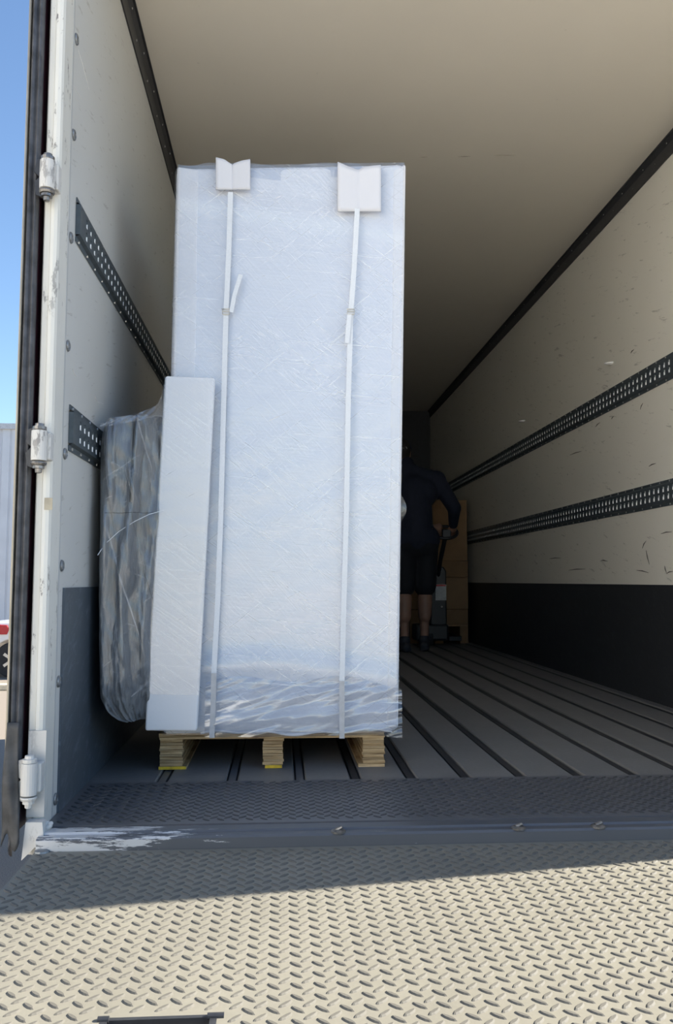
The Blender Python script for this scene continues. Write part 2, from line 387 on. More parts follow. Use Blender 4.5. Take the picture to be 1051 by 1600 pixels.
# diamond lozenges
def loz_mesh(L, W, H, seg=10):
    vs = []; out = []
    for i in range(seg):
        t = 2*math.pi*i/seg; ct, s1 = math.cos(t), math.sin(t)
        out.append((L/2*ct, W/2*(abs(s1)**1.25)*(1 if s1 >= 0 else -1)))
    vs = [(x,y,0) for x, y in out]+[(x*.78,y*.50,H) for x, y in out]
    fs = [(i,(i+1)%seg,(i+1)%seg+seg,i+seg) for i in range(seg)]+[tuple(range(seg,2*seg))]
    return np.array(vs), fs
LV, LF = loz_mesh(.0290, .0112, .0022)
def loz_obj_mesh(name, mat, a):
    c, s1 = math.cos(a), math.sin(a); me = bpy.data.meshes.new(name)
    me.from_pydata([(x*c-y*s1, x*s1+y*c, z) for x, y, z in LV], [], LF); me.materials.append(mat); me.shade_smooth() if False else None; return me
def loz_field(x0, x1, y0, y1, p, z, skip=None):
    res = []
    nx = int((x1-x0)/p); ny = int((y1-y0)/p)
    for j in range(ny+1):
        for i in range(nx+1):
            for h in (0, 1):
                x = x0+(i+.5*h)*p+.012; y = y0+(j+.5*h)*p+.016
                if x > x1-.012 or y > y1-.013: continue
                if skip and skip(x, y): continue
                res.append((x, y, z, -math.pi/4 if h == 0 else math.pi/4))
    return res
def loz_join(name, spots, mat, parent, jit=0):
    n = len(LV); vs = np.zeros((len(spots)*n, 3)); fs = []
    for k, (x, y, z, a) in enumerate(spots):
        c, s1 = math.cos(a), math.sin(a); hz = 1-jit*random.random()
        vs[k*n:(k+1)*n, 0] = LV[:,0]*c-LV[:,1]*s1+x; vs[k*n:(k+1)*n, 1] = LV[:,0]*s1+LV[:,1]*c+y; vs[k*n:(k+1)*n, 2] = LV[:,2]*hz+z
        fs += [tuple(k*n+i for i in q) for q in LF]
    me = bpy.data.meshes.new(name); me.from_pydata(vs.tolist(), [], fs); me.materials.append(mat); me.update()
    o = bpy.data.objects.new(name, me); COL.objects.link(o); par(o, parent); o['kind'] = 'stuff'; return o
def split_biggest(spots, n=300):
    vis = []
    for s1 in spots:
        px, py, d = pj((s1[0], s1[1], s1[2]))
        if d > 0 and 0 <= px <= 1051 and 0 <= py <= 1600: vis.append((d, s1))
    vis.sort(key=lambda t: t[0]); big = [v[1] for v in vis[:n]]; bs = set(big)
    return big, [s1 for s1 in spots if s1 not in bs]
tp = bx('tread_plate', TREADIN, (XL+.004, XR-.002, 2.130, YT-.002, -.03, .001), fl)
loz_join('raised_tread', loz_field(XL+.02, XR-.01, 2.145, YT-.01, .036, .001), LOZIN, tp, .3)

# ------------------------------------------------------------------ tail lift platform
ZP = -.03; PX0, PX1, PY0, PY1 = -.566, 1.86, .34, 2.033
HX0, HX1, HY0, HY1 = -.250, -.092, 1.10, 1.272
pl = empty('lift_platform', ((PX0+PX1)/2, (PY0+PY1)/2, ZP-.05))
tag(pl, 'sunlit diamond tread lift platform in front of the open truck', 'platform')
m = MB()
for a in ((PX0,HX0,PY0,PY1),(HX1,PX1,PY0,PY1),(HX0,HX1,PY0,HY0),(HX0,HX1,HY1,PY1)): m.box(a[0],a[1],a[2],a[3],ZP-.006,ZP)
plate = m.build('plate', TREAD, pl)
fr = MB(); fr.box(PX0,PX0+.05,PY0,PY1,ZP-.06,ZP-.006); fr.box(PX1-.05,PX1,PY0,PY1,ZP-.06,ZP-.006); fr.box(PX0+.05,PX1-.05,PY0,PY0+.05,ZP-.06,ZP-.006); fr.box(PX0+.05,PX1-.05,PY1-.05,PY1,ZP-.06,ZP-.006)
fr.build('frame', TRIM, pl)
spots = loz_field(PX0+.004, PX1, PY0+.02, PY1-.012, .0362, ZP, lambda x, y: HX0-.016 < x < HX1+.016 and HY0-.016 < y < HY1+.016)
big, rest = split_biggest(spots)
ME = {-1: loz_obj_mesh('tread_lozenge', LOZ, -math.pi/4), 1: loz_obj_mesh('tread_lozenge', LOZ, math.pi/4)}
for (x, y, z, a) in big:
    o = bpy.data.objects.new('tread_lozenge', ME[1 if a > 0 else -1]); COL.objects.link(o); o.location = (x,y,z); par(o, plate)
loz_join('raised_tread', rest, LOZ, plate)
# hand hole in the platform
hp = MB(); t = .006
hp.box(HX0-.004,HX0+t,HY0,HY1,ZP-.05,ZP+.0006); hp.box(HX1-t,HX1+.004,HY0,HY1,ZP-.05,ZP+.0006); hp.box(HX0+t,HX1-t,HY1-.004,HY1+.004,ZP-.05,ZP+.0005); hp.box(HX0+t,HX1-t,HY0-.002,HY0+.004,ZP-.05,ZP+.001)
hp.build('slot_frame', TRIM, pl)
bx('slot_flap', TREAD, (HX0+.010, HX1-.010, HY0+.006, HY1-.018, ZP-.014, ZP-.004), pl)
for xa_, xb_ in ((HX0-.008, HX0+.008), (HX1-.010, HX1+.014)): MB().cyl((xa_, HY1-.002, ZP+.001), (xb_, HY1-.002, ZP+.001), .005, n=10).build('slot_hinge_pin', TRIM, pl)
b = MB(); c = aZ(65, 1329, ZP); b.lathe([(.018,0),(.017,.004),(.010,.007)], (c.x+.004, c.y-.01, ZP), 16); b.build('bolt', BOLT, pl)

# ------------------------------------------------------------------ load rails on the walls
def rail(X, s, z0, y0, y1, lab, end_plate=True):
    root = empty('cargo_rail', (X, y0, z0)); tag(root, lab, 'rail', 'slotted cargo rails on the truck walls')
    H = .063; fh = .043; d = .013; P = .0508; sw = .0055
    X0 = X+s*.0005
    m = MB()
    def q(ya, za, xa, yb, zb, xb): m.add([(xa,ya,za),(xa,yb,za),(xb,yb,zb),(xb,ya,zb)], [(0,1,2,3)])
    for sg in (-1, 1):
        # flat flange and sloped web
        q(y0, z0+sg*H, X0+s*.003, y1, z0+sg*(fh+.006), X0+s*.003); q(y0, z0+sg*(fh+.006), X0+s*.003, y1, z0+sg*fh, X0+s*d)
        q(y0, z0+sg*H, X0, y1, z0+sg*H, X0+s*.003)
        for ye in (y0, y1): m.add([(X0,ye,z0+sg*H),(X0+s*.003,ye,z0+sg*H),(X0+s*.003,ye,z0+sg*(fh+.006)),(X0,ye,z0+sg*(fh+.006))], [(0,1,2,3)])
    n = int((y1-y0-.07)/P); ya = y0
    xs = X0+s*d; xb = xs-s*.003
    q(y0, z0-fh, xs, y0+.065, z0+fh, xs); m.add([(X0,y0,z0-fh),(X0,y0,z0+fh),(xs,y0,z0+fh),(xs,y0,z0-fh)], [(0,1,2,3)])
    ya = y0+.065; SL = ((-.031,-.006),(.006,.031))
    for i in range(n):
        yc = y0+.07+i*P+.006; yl, yr = yc-sw, yc+sw+.004
        q(ya, z0-fh, xs, yl, z0+fh, xs)
        q(yl, z0-fh, xs, yr, z0-.031, xs); q(yl, z0-.006, xs, yr, z0+.006, xs); q(yl, z0+.031, xs, yr, z0+fh, xs)
        for a, b_ in SL:
            for (p, r2) in (((yl,z0+a),(yr,z0+a)),((yr,z0+a),(yr,z0+b_)),((yr,z0+b_),(yl,z0+b_)),((yl,z0+b_),(yl,z0+a))):
                xq = X0+s*.0095
                if p[0] == yr and r2[0] == yr:
                    zm = p[1]+(r2[1]-p[1])*.62
                    m.cur = 1; m.add([(xs,yr,p[1]),(xs,yr,zm),(xq,yr,zm),(xq,yr,p[1])], [(0,1,2,3)]); m.cur = 0  # pale lower part paints the light caught on the slot edge
                    m.add([(xs,yr,zm),(xs,yr,r2[1]),(xq,yr,r2[1]),(xq,yr,zm)], [(0,1,2,3)])
                else: m.add([(xs,p[0],p[1]),(xs,r2[0],r2[1]),(xq,r2[0],r2[1]),(xq,p[0],p[1])], [(0,1,2,3)])
        ya = yr
    q(ya, z0-fh, xs, y1, z0+fh, xs)
    body = m.build('rail_channel', [RAIL, RAILBACK], root, fix=False)
    bk = MB(); bk.box(min(X0+s*.0075,X0+s*.009), max(X0+s*.0075,X0+s*.009), y0+.02, y1, z0-fh, z0+fh); bk.build('backing_strip', RAILBACK, root)
    sc = MB(); k = 0
    while y0+.03+k*.1016 < min(y1, y0+6.3):
        y = y0+.03+k*.1016
        for sg in (-1, 1): sc.lathe([(.0045,0),(.004,.0025),(.001,.003)] if s > 0 else [(.0045,0),(.004,-.0025),(.001,-.003)], (X0+s*.003, y, z0+sg*.0555), 8, 'x')
        k += 1
    tag(sc.build('screw_row', SCREW, root), kind='stuff')
    return root
rail(XL, 1, 1.600, 2.280, YF-.05, 'upper slotted dark steel cargo rail on the left wall')
rail(XL, 1, 1.012, 2.266, YF-.05, 'lower slotted dark steel cargo rail on the left wall, behind the grey cover')
rail(XR, -1, 1.620, 2.28, YF-.05, 'upper slotted dark steel cargo rail on the right wall')
rail(XR, -1, 1.021, 2.28, YF-.05, 'lower slotted dark steel cargo rail on the right wall, above the black panel')
# bright glints on the right wall, put in as white domes
for y, z in ((4.495, 1.821), (6.198, 1.82)):
    m = MB(); m.lathe([(.026,0),(.025,-.006),(.021,-.013),(.013,-.019),(.004,-.021)], (0, 0, 0), 24, 'x')
    m.v = [(XR+.001+a*2.0, y+b_*1.1, z+c_*.36) for a, b_, c_ in m.v]
    m.build('wall_glint', simple('glint_white', (.95,.95,.93), .3, 0), wr, smooth=True)

SCUFF = simple('scuff_dark', (.10,.09,.075), .7); SCUFFC = simple('scuff_brown', (.36,.31,.25), .7); SCR = simple('scratch_pale', (.80,.80,.78), .6)
for (x0_, y0_, x1_, y1_) in ((1003,857,1009,845),(1009,860,1014,882),(994,891,1013,895),(858,873,876,872),(888,891,914,889),(938,876,949,877),(890,711,908,705),(1013,729,1024,724),(1032,834,1049,831),(1038,884,1041,896),(1041,896,1051,893),(930,667,937,660),(1000,640,1004,630),(955,655,959,650),(985,552,990,546)):
    a, b_ = aX(x0_, y0_, XR-.0008), aX(x1_, y1_, XR-.0008); MB().tube([a, a.lerp(b_,.5)+Vector((0,.004,.003)), b_], [.0009,.0028,.0008], 5).build('scuff', SCUFF, wr)
for path in (((122,78),(129,100),(134,120),(139,139)),((115,134),(122,146),(127,154)),((147,617),(152,628),(161,631)),((113,576),(117,585),(120,588))):
    L = [aX(p[0], p[1], XL+.0006) for p in path]; MB().tube(L, .0009, 5).build('scratch', SCR, wl)
ceil_ = bpy.data.objects['ceiling']
for (x0_, x1_, y_) in ((655,668,246),(715,735,245),(772,806,243)):
    a, b_ = aZ(x0_, y_, ZC-.0006), aZ(x1_, y_-1, ZC-.0006); MB().tube([a, a.lerp(b_,.5), b_], [.0006,.0022,.0006], 5).build('scuff', SCUFFC, ceil_)
# ------------------------------------------------------------------ rear doors folded back along the outside
def door(name, xi, s, lab, hinges, dy=0.):
    root = empty(name, (xi+s*.02, 2.10, -.02)); st(root, lab)
    xa = xi+s*.017                                     # inner side of the door edge
    bxm = lambda x0, x1, *r_: (min(x0,x1), max(x0,x1), *r_)
    bx('door_panel', MAROON, bxm(xa+s*.004, xa+s*.034, 2.112, 3.30, .0, ZC+.04), root)
    g = MB(); z0, z1 = -.03, ZC+.04; nz = 60
    prof = [(0,.020),(.002,.006),(.006,.0),(.011,.004),(.0135,.007),(.016,.002),(.022,-.004),(.0265,.0),(.0275,.008),(.029,.020)]
    def gf(u, v):
        i = u*(len(prof)-1); a = int(min(i, len(prof)-2)); t_ = i-a
        px = prof[a][0]*(1-t_)+prof[a+1][0]*t_; py = prof[a][1]*(1-t_)+prof[a+1][1]*t_
        z = z0+(z1-z0)*v; low = max(0, .34-z)/.34
        wob = .004*math.sin(z*5.1)*.5+.0035*noise.noise((0,0,z*6))
        fl_ = low**1.6
        return (xa+s*(px*(1-.1*fl_)-fl_*.013*u*.2+wob*.5), 2.086+dy+py+wob+fl_*.012*math.sin(u*9+z*7)-.01*fl_*(1-u), z+.03*low*math.sin(u*5)*(1 if v < .02 else 0))
    g.grid(gf, 18, 140)
    o = g.build('rubber_seal', RUBBER, root, smooth=True); sm = o.modifiers.new('solid', 'SOLIDIFY'); sm.thickness = .003
    e = MB(); e.box(*bxm(xa+s*.029, xa+s*.0345, 2.080+dy, 2.116, .17, ZC+.04)); e.build('edge_strip', DOOREDGE, root, bevel=.0015)
    # torn rubber flap at the bottom
    t_ = MB(); t_.grid(lambda u, v: (xa+s*(.001+.028*u-.014*v*v*(1-u)+.006*v*u+.003*math.sin(v*6)*v), 2.078+.010*math.sin(u*3+v*5)*v-.012*v, .26-.275*v-.02*math.sin(u*7)*v), 10, 18)
    o = t_.build('torn_flap', RUBBER2, root, smooth=True); sm = o.modifiers.new('solid', 'SOLIDIFY'); sm.thickness = .004
    for z in hinges:
        hx = xi+s*.030-s*.009 if False else XL-.020 if s < 0 else XR+.020
        hy = 2.072; h = empty('hinge', (hx, hy, z)); par(h, root)
        b = MB(); b.lathe([(.012,-.038),(.0185,-.037),(.019,-.03),(.019,.03),(.0185,.037),(.012,.038)], (hx,hy,z), 20); b.build('barrel', PAINT2, h, smooth=False)
        lf = MB(); lf.box(*bxm(hx, hx-s*.026, hy+.006, YR-.001, z-.034, z+.036)); lf.build('leaf', PAINT2, h, bevel=.004)
        l2 = MB(); l2.prism([(hx,hy+.004,z+.05),(hx+s*.028,hy+.004,z+.042),(hx+s*.034,hy+.004,z+.01),(hx+s*.020,hy+.004,z-.002),(hx+s*.034,hy+.004,z-.018),(hx+s*.028,hy+.004,z-.05),(hx,hy+.004,z-.06)], (0,.010,0)); l2.build('strap_leaf', PAINT2 if z < .5 else TRIM, h)
        n_ = MB(); n_.lathe([(.016,.038),(.017,.040),(.017,.047),(.012,.048),(.011,.055),(.006,.056)], (hx,hy,z), 12); n_.lathe([(.019,-.041),(.0195,-.044),(.017,-.049)], (hx,hy,z), 14); n_.lathe([(.014,-.050),(.014,-.057),(.009,-.058),(.008,-.067),(.005,-.068)], (hx,hy,z), 10)
        n_.build('pin', STEEL if z > .5 else PAINT2, h)
    return root
def par_fix():      # sub-parts hang from nested empties: keep their world place
    for o in bpy.data.objects:
        if o.parent and o.parent.parent:
            pass
door('door_1', XL-.030, -1, 'open left rear door folded back, seen on its black rubber edge', (1.621, .930, .128))
door('door_2', XR+.030, 1, 'open right rear door folded back along the outside', (1.621, .930, .128), -.022)

# ------------------------------------------------------------------ pallet
PYF = 2.735; PD = .74
pa = empty('plywood_pallet', (-.02, PYF+.35, 0)); tag(pa, 'small plywood pallet with yellow-marked feet under the white wrapped crate', 'pallet')
pxl, pxr = -.383, .339
ztop = .113
for k in range(3):
    z1 = ztop-k*.0065; m = MB(); j = random.uniform(-.002,.002)
    m.box(pxl+j, pxr+random.uniform(-.002,.002), PYF-.001*k, PYF+PD, z1-.0062, z1); m.build('deck_board', PLY if k != 1 else PLY2, pa)
for i, (a, b_) in enumerate((((-.381),(-.308)),((-.053),(.012)),((.268),(.339)))):
    zt = ztop-.0195; n = 9; hh = (zt-.010)/n; m = MB()
    for k in range(n):
        j1, j2, j3 = random.uniform(-.002,.002), random.uniform(-.003,.003), random.uniform(-.003,.002)
        m.cur = k % 2; m.box(a+j1, b_+j2, PYF+j3+.002, PYF+PD, zt-(k+1)*hh+.0004, zt-k*hh)
    s1 = m.build('stringer', [PLY, PLY2], pa)
    r_ = MB(); ra, rb = (a-.003, b_+.012) if i == 0 else ((a+.006, b_-.004) if i == 1 else (a-.014, b_))
    r_.box(ra, rb, PYF-.002, PYF+PD, 0, .0098); r_.build('runner', [PLY], pa)
    if i < 2:
        y_ = MB(); y_.box(ra+.001, rb-.001, PYF-.0032, PYF-.002, .0005, .0095); y_.build('yellow_mark', YELLOW, pa)

# ------------------------------------------------------------------ white wrapped crate
CY = 2.715                      # front plane of the crate
CT = [aY(275,263,CY), aY(633,257,CY), aY(621,1141,CY), aY(252,1141,CY)]    # TL TR BR BL
zb = ztop+.001
CT[2].z = CT[3].z = zb
def bil(Q, u, v):             # u left to right, v bottom to top
    return (Q[3]*(1-u)+Q[2]*u)*(1-v)+(Q[0]*(1-u)+Q[1]*u)*v
CD = .66
crate = empty('wrapped_crate', (0, CY+CD/2, zb)); tag(crate, 'tall white foam crate in stretch film with two white straps', 'crate')
def rbox(Q, y0, depth, rad, nu, nd, nv, amp=0, fr=6., infl=0, seed=0, cap=True):
    """rounded box whose front outline is the quad Q; rings of a rounded rectangle stacked upwards"""
    m = MB(); W = (Q[2]-Q[3]).length
    ring = []
    def rr(t, side, n):
        pass
    pts = []           # ring in (u in 0..1, d in 0..1) with rounded corners
    k = 6; ru = rad/W; rd = rad/depth
    def arc(cx, cy_, a0):
        for i in range(k+1):
            a = a0+math.pi/2*i/k; pts.append((cx+ru*math.cos(a), cy_+rd*math.sin(a)))
    for i in range(nu): pts.append((ru+(1-2*ru)*i/nu, 0))
    arc(1-ru, rd, -math.pi/2)
    for i in range(1, nd): pts.append((1, rd+(1-2*rd)*i/nd))
    arc(1-ru, 1-rd, 0)
    for i in range(1, nd): pts.append((1-ru-(1-2*ru)*i/nd, 1))
    arc(ru, 1-rd, math.pi/2)
    for i in range(1, nd): pts.append((0, 1-rd-(1-2*rd)*i/nd))
    a_ = len(pts); arc(ru, rd, math.pi); pts.pop()
    Hh = (Q[0]-Q[3]).length; rv = rad/Hh
    vs_ = [0]+[rv*(1-math.cos(math.pi/2*i/5)) for i in range(1,6)]+[rv+(1-2*rv)*i/nv for i in range(1,nv)]+[1-rv*(1-math.cos(math.pi/2*i/5)) for i in range(5,0,-1)]+[1]
    V = []
    for v in vs_:
        e = min(v, 1-v)/rv; sh = rad*(1-math.sqrt(max(0, 1-(1-min(1,e))**2)))
        for (u_, d_) in pts:
            p = bil(Q, u_, v); p.y = y0+depth*d_
            c = bil(Q, .5, v); c.y = y0+depth/2
            dx, dy = p.x-c.x, p.y-c.y
            nx, ny = (u_-.5)*2, (d_-.5)*2
            ax, ay = (math.copysign(abs(nx)**6, nx), math.copysign(abs(ny)**6, ny)); L = math.hypot(ax, ay) or 1
            off = infl-sh+(amp*noise.fractal((p.x*fr+seed, p.y*fr, p.z*fr*.6), .8, 2., 3) if amp else 0)
            p.x += ax/L*off; p.y += ay/L*off
            V.append(p)
    n = len(pts); R_ = len(vs_)
    fs = [(j*n+i, j*n+(i+1)%n, (j+1)*n+(i+1)%n, (j+1)*n+i) for j in range(R_-1) for i in range(n)]
    if cap: fs += [tuple(range(n))[::-1], tuple(range((R_-1)*n, R_*n))]
    m.add(V, fs); return m
rbox(CT, CY-.010, CD-.012, .022, 40, 10, 80, .0008, 7).build('crate_body', PANEL, crate, smooth=True)
# foam edge profiles, left and right
def edge_foam(pxs, dep, y0, mat=FOAM, nm='edge_foam'):
    Q = [aY(*p, y0) for p in pxs]; m = rbox(Q, y0, dep, .010, 6, 4, 40, .0005, 9); return m.build(nm, mat, crate, smooth=True)
edge_foam([(276,259),(311,264),(298,1120),(255,1136)], .10, CY-.0125)
edge_foam([(613,266),(634,255),(622,1139),(603,1139)], .12, CY-.0122)
# base sheet of foam
m = MB(); m.grid(lambda u, v: (-.25+.61*u, CY-.012+.02*v, zb+.006+.006*math.sin(u*9)*(1-v)+.004*math.sin(u*23)), 40, 2)
o = m.build('base_sheet', FOAM, crate, smooth=True); s1 = o.modifiers.new('solid', 'SOLIDIFY'); s1.thickness = .006
# film: front sheet with folds, plus a loose fold along the foot
def film_front(u, v):
    p = bil(CT, u, v); L = abs(u-.5)*2
    fold = .010*math.exp(-((p.z-.30-.03*math.sin(u*4))/.045)**2)+.006*math.exp(-((p.z-1.84+.10*(u-.4))/.04)**2)
    y = CY-.0150-fold-.0012*noise.fractal((p.x*3+p.z*4, 0, p.z*11-p.x*5), .8, 2., 3)
    return (p.x+.012*(u-.5), y+.04*max(0, L-.97)/.03, p.z)
m = MB(); m.grid(film_front, 60, 160); m.build('stretch_film', FILM, crate, smooth=True)
m = MB()
def skirt(u, v):
    top = .265+.025*math.sin(u*2.6+.5)+.012*math.sin(u*11)
    z = top*(1-v)+(zb-.004-.012*max(0,u-.85)/.15)*v
    x = -.235+.625*u
    y = CY-.024-.026*math.sin(v*2.2)*(.6+.4*math.sin(u*5))-.0035*math.sin(z*95-u*7+4*u*u)*min(1,v*5)*min(1,(1-v)*5)-.006*noise.fractal((x*5, 1, z*40-x*14), .8, 2., 3)
    return (x, y, z)
m.grid(skirt, 80, 40); m.build('film_skirt', FILMS, crate, smooth=True)
# torn film flag at the right edge and tension peaks on top
m = MB(); m.grid(lambda u, v: tuple(aY(626+9*math.sin(v*3.1)*u, 772+44*v, CY+.03+.01*u)), 4, 8); m.build('film_flag', FILMCLEAR, crate, smooth=True)
m = MB()
m.grid(lambda u, v: tuple(aY(278+354*u, 257+3*math.sin(u*17)-5*math.exp(-((u-.13)/.05)**2)-4*math.exp(-((u-.77)/.05)**2)+(4 if .8 < u < .97 else 0)+v*22, CY-.010+.012*math.sin(u*14)*.4)), 60, 6)
m.build('top_film', FILMCLEAR, crate, smooth=True)
# strap pads
def pad(pts_top, drop, nm='foam_pad'):
    # pts_top: pixel polyline of the standing top edge, drop: pixel y of lower edge
    n = 16; m = MB()
    def fn(u, v):
        i = u*(len(pts_top)-1); a = min(int(i), len(pts_top)-2); t_ = i-a
        px = pts_top[a][0]*(1-t_)+pts_top[a+1][0]*t_; py = pts_top[a][1]*(1-t_)+pts_top[a+1][1]*t_
        crease = -.010*abs(2*u-1)+.004
        p = aY(px, py+(drop-py)*v, CY-.030+crease*(1-.3*v)); return tuple(p)
    m.grid(fn, n, 10); o = m.build(nm, PAD, crate, smooth=True); s1 = o.modifiers.new('solid', 'SOLIDIFY'); s1.thickness = .006
    # tongue over the top of the crate
    a = aY(pts_top[0][0], pts_top[0][1]+10, CY); b_ = aY(pts_top[-1][0], pts_top[-1][1]+10, CY)
    t2 = MB().box(a.x+.004, b_.x-.004, CY+.03, CY+.16, CT[0].z-.002, CT[0].z+.004); t2.build('pad_fold', PAD, o)
pad([(337,247),(350,250),(360,257),(363,259),(367,256),(378,252),(391,250)], 297)
pad([(527,254),(543,261),(556,266),(561,266),(568,262),(582,260),(595,259)], 331)
# straps
def strap(path, wd, y, nm, mat, parent, lift=.0):
    m = MB(); L = [aY(p[0], p[1], y) for p in path]
    V = []; n = len(L)
    for i, p in enumerate(L):
        d = (L[min(i+1,n-1)]-L[max(i-1,0)]).normalized(); s1 = Vector((d.z,0,-d.x))*wd/2
        V += [p-s1, p+s1, p-s1+Vector((0,.0012,0)), p+s1+Vector((0,.0012,0))]
    fs = []
    for i in range(n-1):
        a, b_ = i*4, i*4+4
        fs += [(a,a+1,b_+1,b_),(a+2,b_+2,b_+3,a+3),(a,b_,b_+2,a+2),(a+1,a+3,b_+3,b_+1)]
    fs += [(0,2,3,1),(n*4-4,n*4-3,n*4-1,n*4-2)]
    m.add(V, fs); return m.build(nm, mat, parent)
SY = CY-.036
s1 = strap([(360,300),(357,400),(353,487),(349,640),(345,800),(340,940),(334,1052)], .0165, SY, 'strap', STRAP, crate)
s2 = strap([(558,326),(553,420),(548,487),(544,620),(541,800),(537,940),(534,1064)], .0165, SY, 'strap', STRAP, crate)
strap([(361,488),(366,462),(371,445),(376,429)], .0135, SY-.006, 'strap_tail', STRAP, s1)
strap([(546,490),(544,512),(542,536)], .0155, SY-.005, 'strap_tail', STRAP, s2)
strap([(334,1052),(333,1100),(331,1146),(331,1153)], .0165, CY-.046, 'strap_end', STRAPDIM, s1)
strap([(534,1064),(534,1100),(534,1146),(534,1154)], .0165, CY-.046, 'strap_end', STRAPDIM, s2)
for (px, py, sp_) in ((353,487,s1),(548,487,s2)):
    c = aY(px, py, SY-.004); m = MB(); a, h = .0115, .009
    P = [c+Vector(v) for v in ((-a,0,-h),(a,0,-h),(a,0,h),(-a,0,h),(-a,0,-h))]
    for i in range(4): m.cyl(P[i], P[i+1], .0014, n=6)
    m.cyl(c+Vector((-a,-.002,0)), c+Vector((a,-.002,0)), .0014, n=6); m.cyl(c+Vector((-a-.003,0,h)), c+Vector((-a+.006,-.003,h-.002)), .0014, n=6)
    m.build('buckle', BUCKLE, sp_)

# ------------------------------------------------------------------ white foam board standing at the left front corner
BYF = 2.622
BQ = [aY(258,587,BYF), aY(335,590,BYF), aY(307,1143,BYF), aY(226,1142,BYF)]
fb = rbox(BQ, BYF, .040, .007, 10, 5, 60, .0006, 12).build('foam_board', FOAM2, smooth=True)
tag(fb, 'white foam corner board leaning against the left front of the crate', 'foam board')
m = MB(); m.grid(lambda u, v: tuple(Vector((lambda p: (p.x, BYF-.0016-.0006*noise.fractal((p.x*5,2,p.z*30), .8, 2., 3), p.z))(bil(BQ, u*1.02-.01, .10+.895*v)))), 16, 80)
m.build('stretch_film', FILMB, fb, smooth=True)

# ------------------------------------------------------------------ grey covered item behind it
GY = 2.54
def gq(px, py): return aY(px, py, GY)
GQ = [gq(154,655), gq(258,637), gq(241,1133), gq(154,1131)]
gc = empty('covered_bundle', (-.44, GY+.25, ztop)); tag(gc, 'grey fabric-covered bundle in loose film between crate and left wall', 'bundle')
def gsurf(u, v, off=0.):
    p = bil(GQ, u, v)
    x = p.x; z = p.z
    bul = .0
    y = GY+.130*u*u+.09*max(0, .10-u)**1.5*8+.10*max(0, .12-v)**1.6*9+.06*max(0, v-.95)**1.5*20
    # long hanging folds and small wrinkles
    fx = u+.10*math.sin(v*5)+.05*noise.noise((u*3,0,v*3))
    y += -.013*math.sin(fx*17)*(.4+.6*math.sin(v*3.0))-.014*noise.fractal((u*7+3+v*2, v*4, .3), .9, 2.1, 4)-.012*max(0,.25-v)*4*noise.fractal((u*14, v*26, 4), .9, 2.1, 3)
    if v < .10:
        t_ = (.10-v)/.10; x += .075*(1-math.sqrt(max(0,1-t_*t_)))*max(0, 1-u*1.6)
    x += .010*max(0, (v-.9)/.1)**2*max(0, 1-u*4)*1.5
    return Vector((x, y-off, z))
m = MB(); NU, NVv = 60, 150
m.grid(lambda u, v: tuple(gsurf(u, v)), NU, NVv)
# sides, back, top and bottom of the bundle
def side(u0, flip):
    def fn(a, v):
        p = gsurf(u0, v); return (p.x+(-.075*min(1,a*14) if u0 else .004*math.sin(v*9)*a), p.y+(GY+.62-p.y)*a, p.z)
    return fn
m.grid(side(0,0), 14, NVv); m.grid(side(1,0), 14, NVv)
m.grid(lambda u, v: (bil(GQ,u,v).x-.075*u, GY+.62, bil(GQ,u,v).z), 8, 20)
m.grid(lambda u, a: (gsurf(u,1).x-.075*u*min(1,a*14), gsurf(u,1).y+(GY+.62-gsurf(u,1).y)*a, gsurf(u,1).z+.012*math.sin(a*3.1)), NU, 14)
m.grid(lambda u, a: (gsurf(u,0).x-.075*u*min(1,a*14), gsurf(u,0).y+(GY+.62-gsurf(u,0).y)*a, gsurf(u,0).z-.0*a), NU, 14)
m.build('cover', BLANKET, gc, smooth=True)
def on_g(px, py, off):       # point of the cover under a pixel
    lo = None
    for it in range(1):
        q = gq(px, py); v = (q.z-GQ[3].z)/(GQ[0].z-GQ[3].z); x0 = GQ[3].x*(1-v)+GQ[0].x*v; x1 = GQ[2].x*(1-v)+GQ[1].x*v
        u_ = (q.x-x0)/(x1-x0); return gsurf(min(1,max(0,u_)), min(1,max(0,v)), off)
def gband(path, wd, off, nm, mat):
    L = []
    for i in range(len(path)-1):
        for k in range(12):
            t_ = k/12; L.append(on_g(path[i][0]*(1-t_)+path[i+1][0]*t_, path[i][1]*(1-t_)+path[i+1][1]*t_, off))
    L.append(on_g(*path[-1], off)); m = MB()
    m.tube(L, wd/2, 6); o = m.build(nm, mat, gc, smooth=True); return o
gband([(210,652),(207,690),(205,735),(202,790)], .0075, .002, 'zip', ZIP)
gband([(202,790),(207,830),(216,880),(228,925),(236,960)], .004, .001, 'seam', BLANKET)
gband([(168,660),(166,740),(176,820),(181,900),(180,970),(172,1040),(166,1090)], .004, .001, 'seam', BLANKET)
gband([(165,803),(205,806),(250,808)], .0022, .0005, 'seam', ZIP)
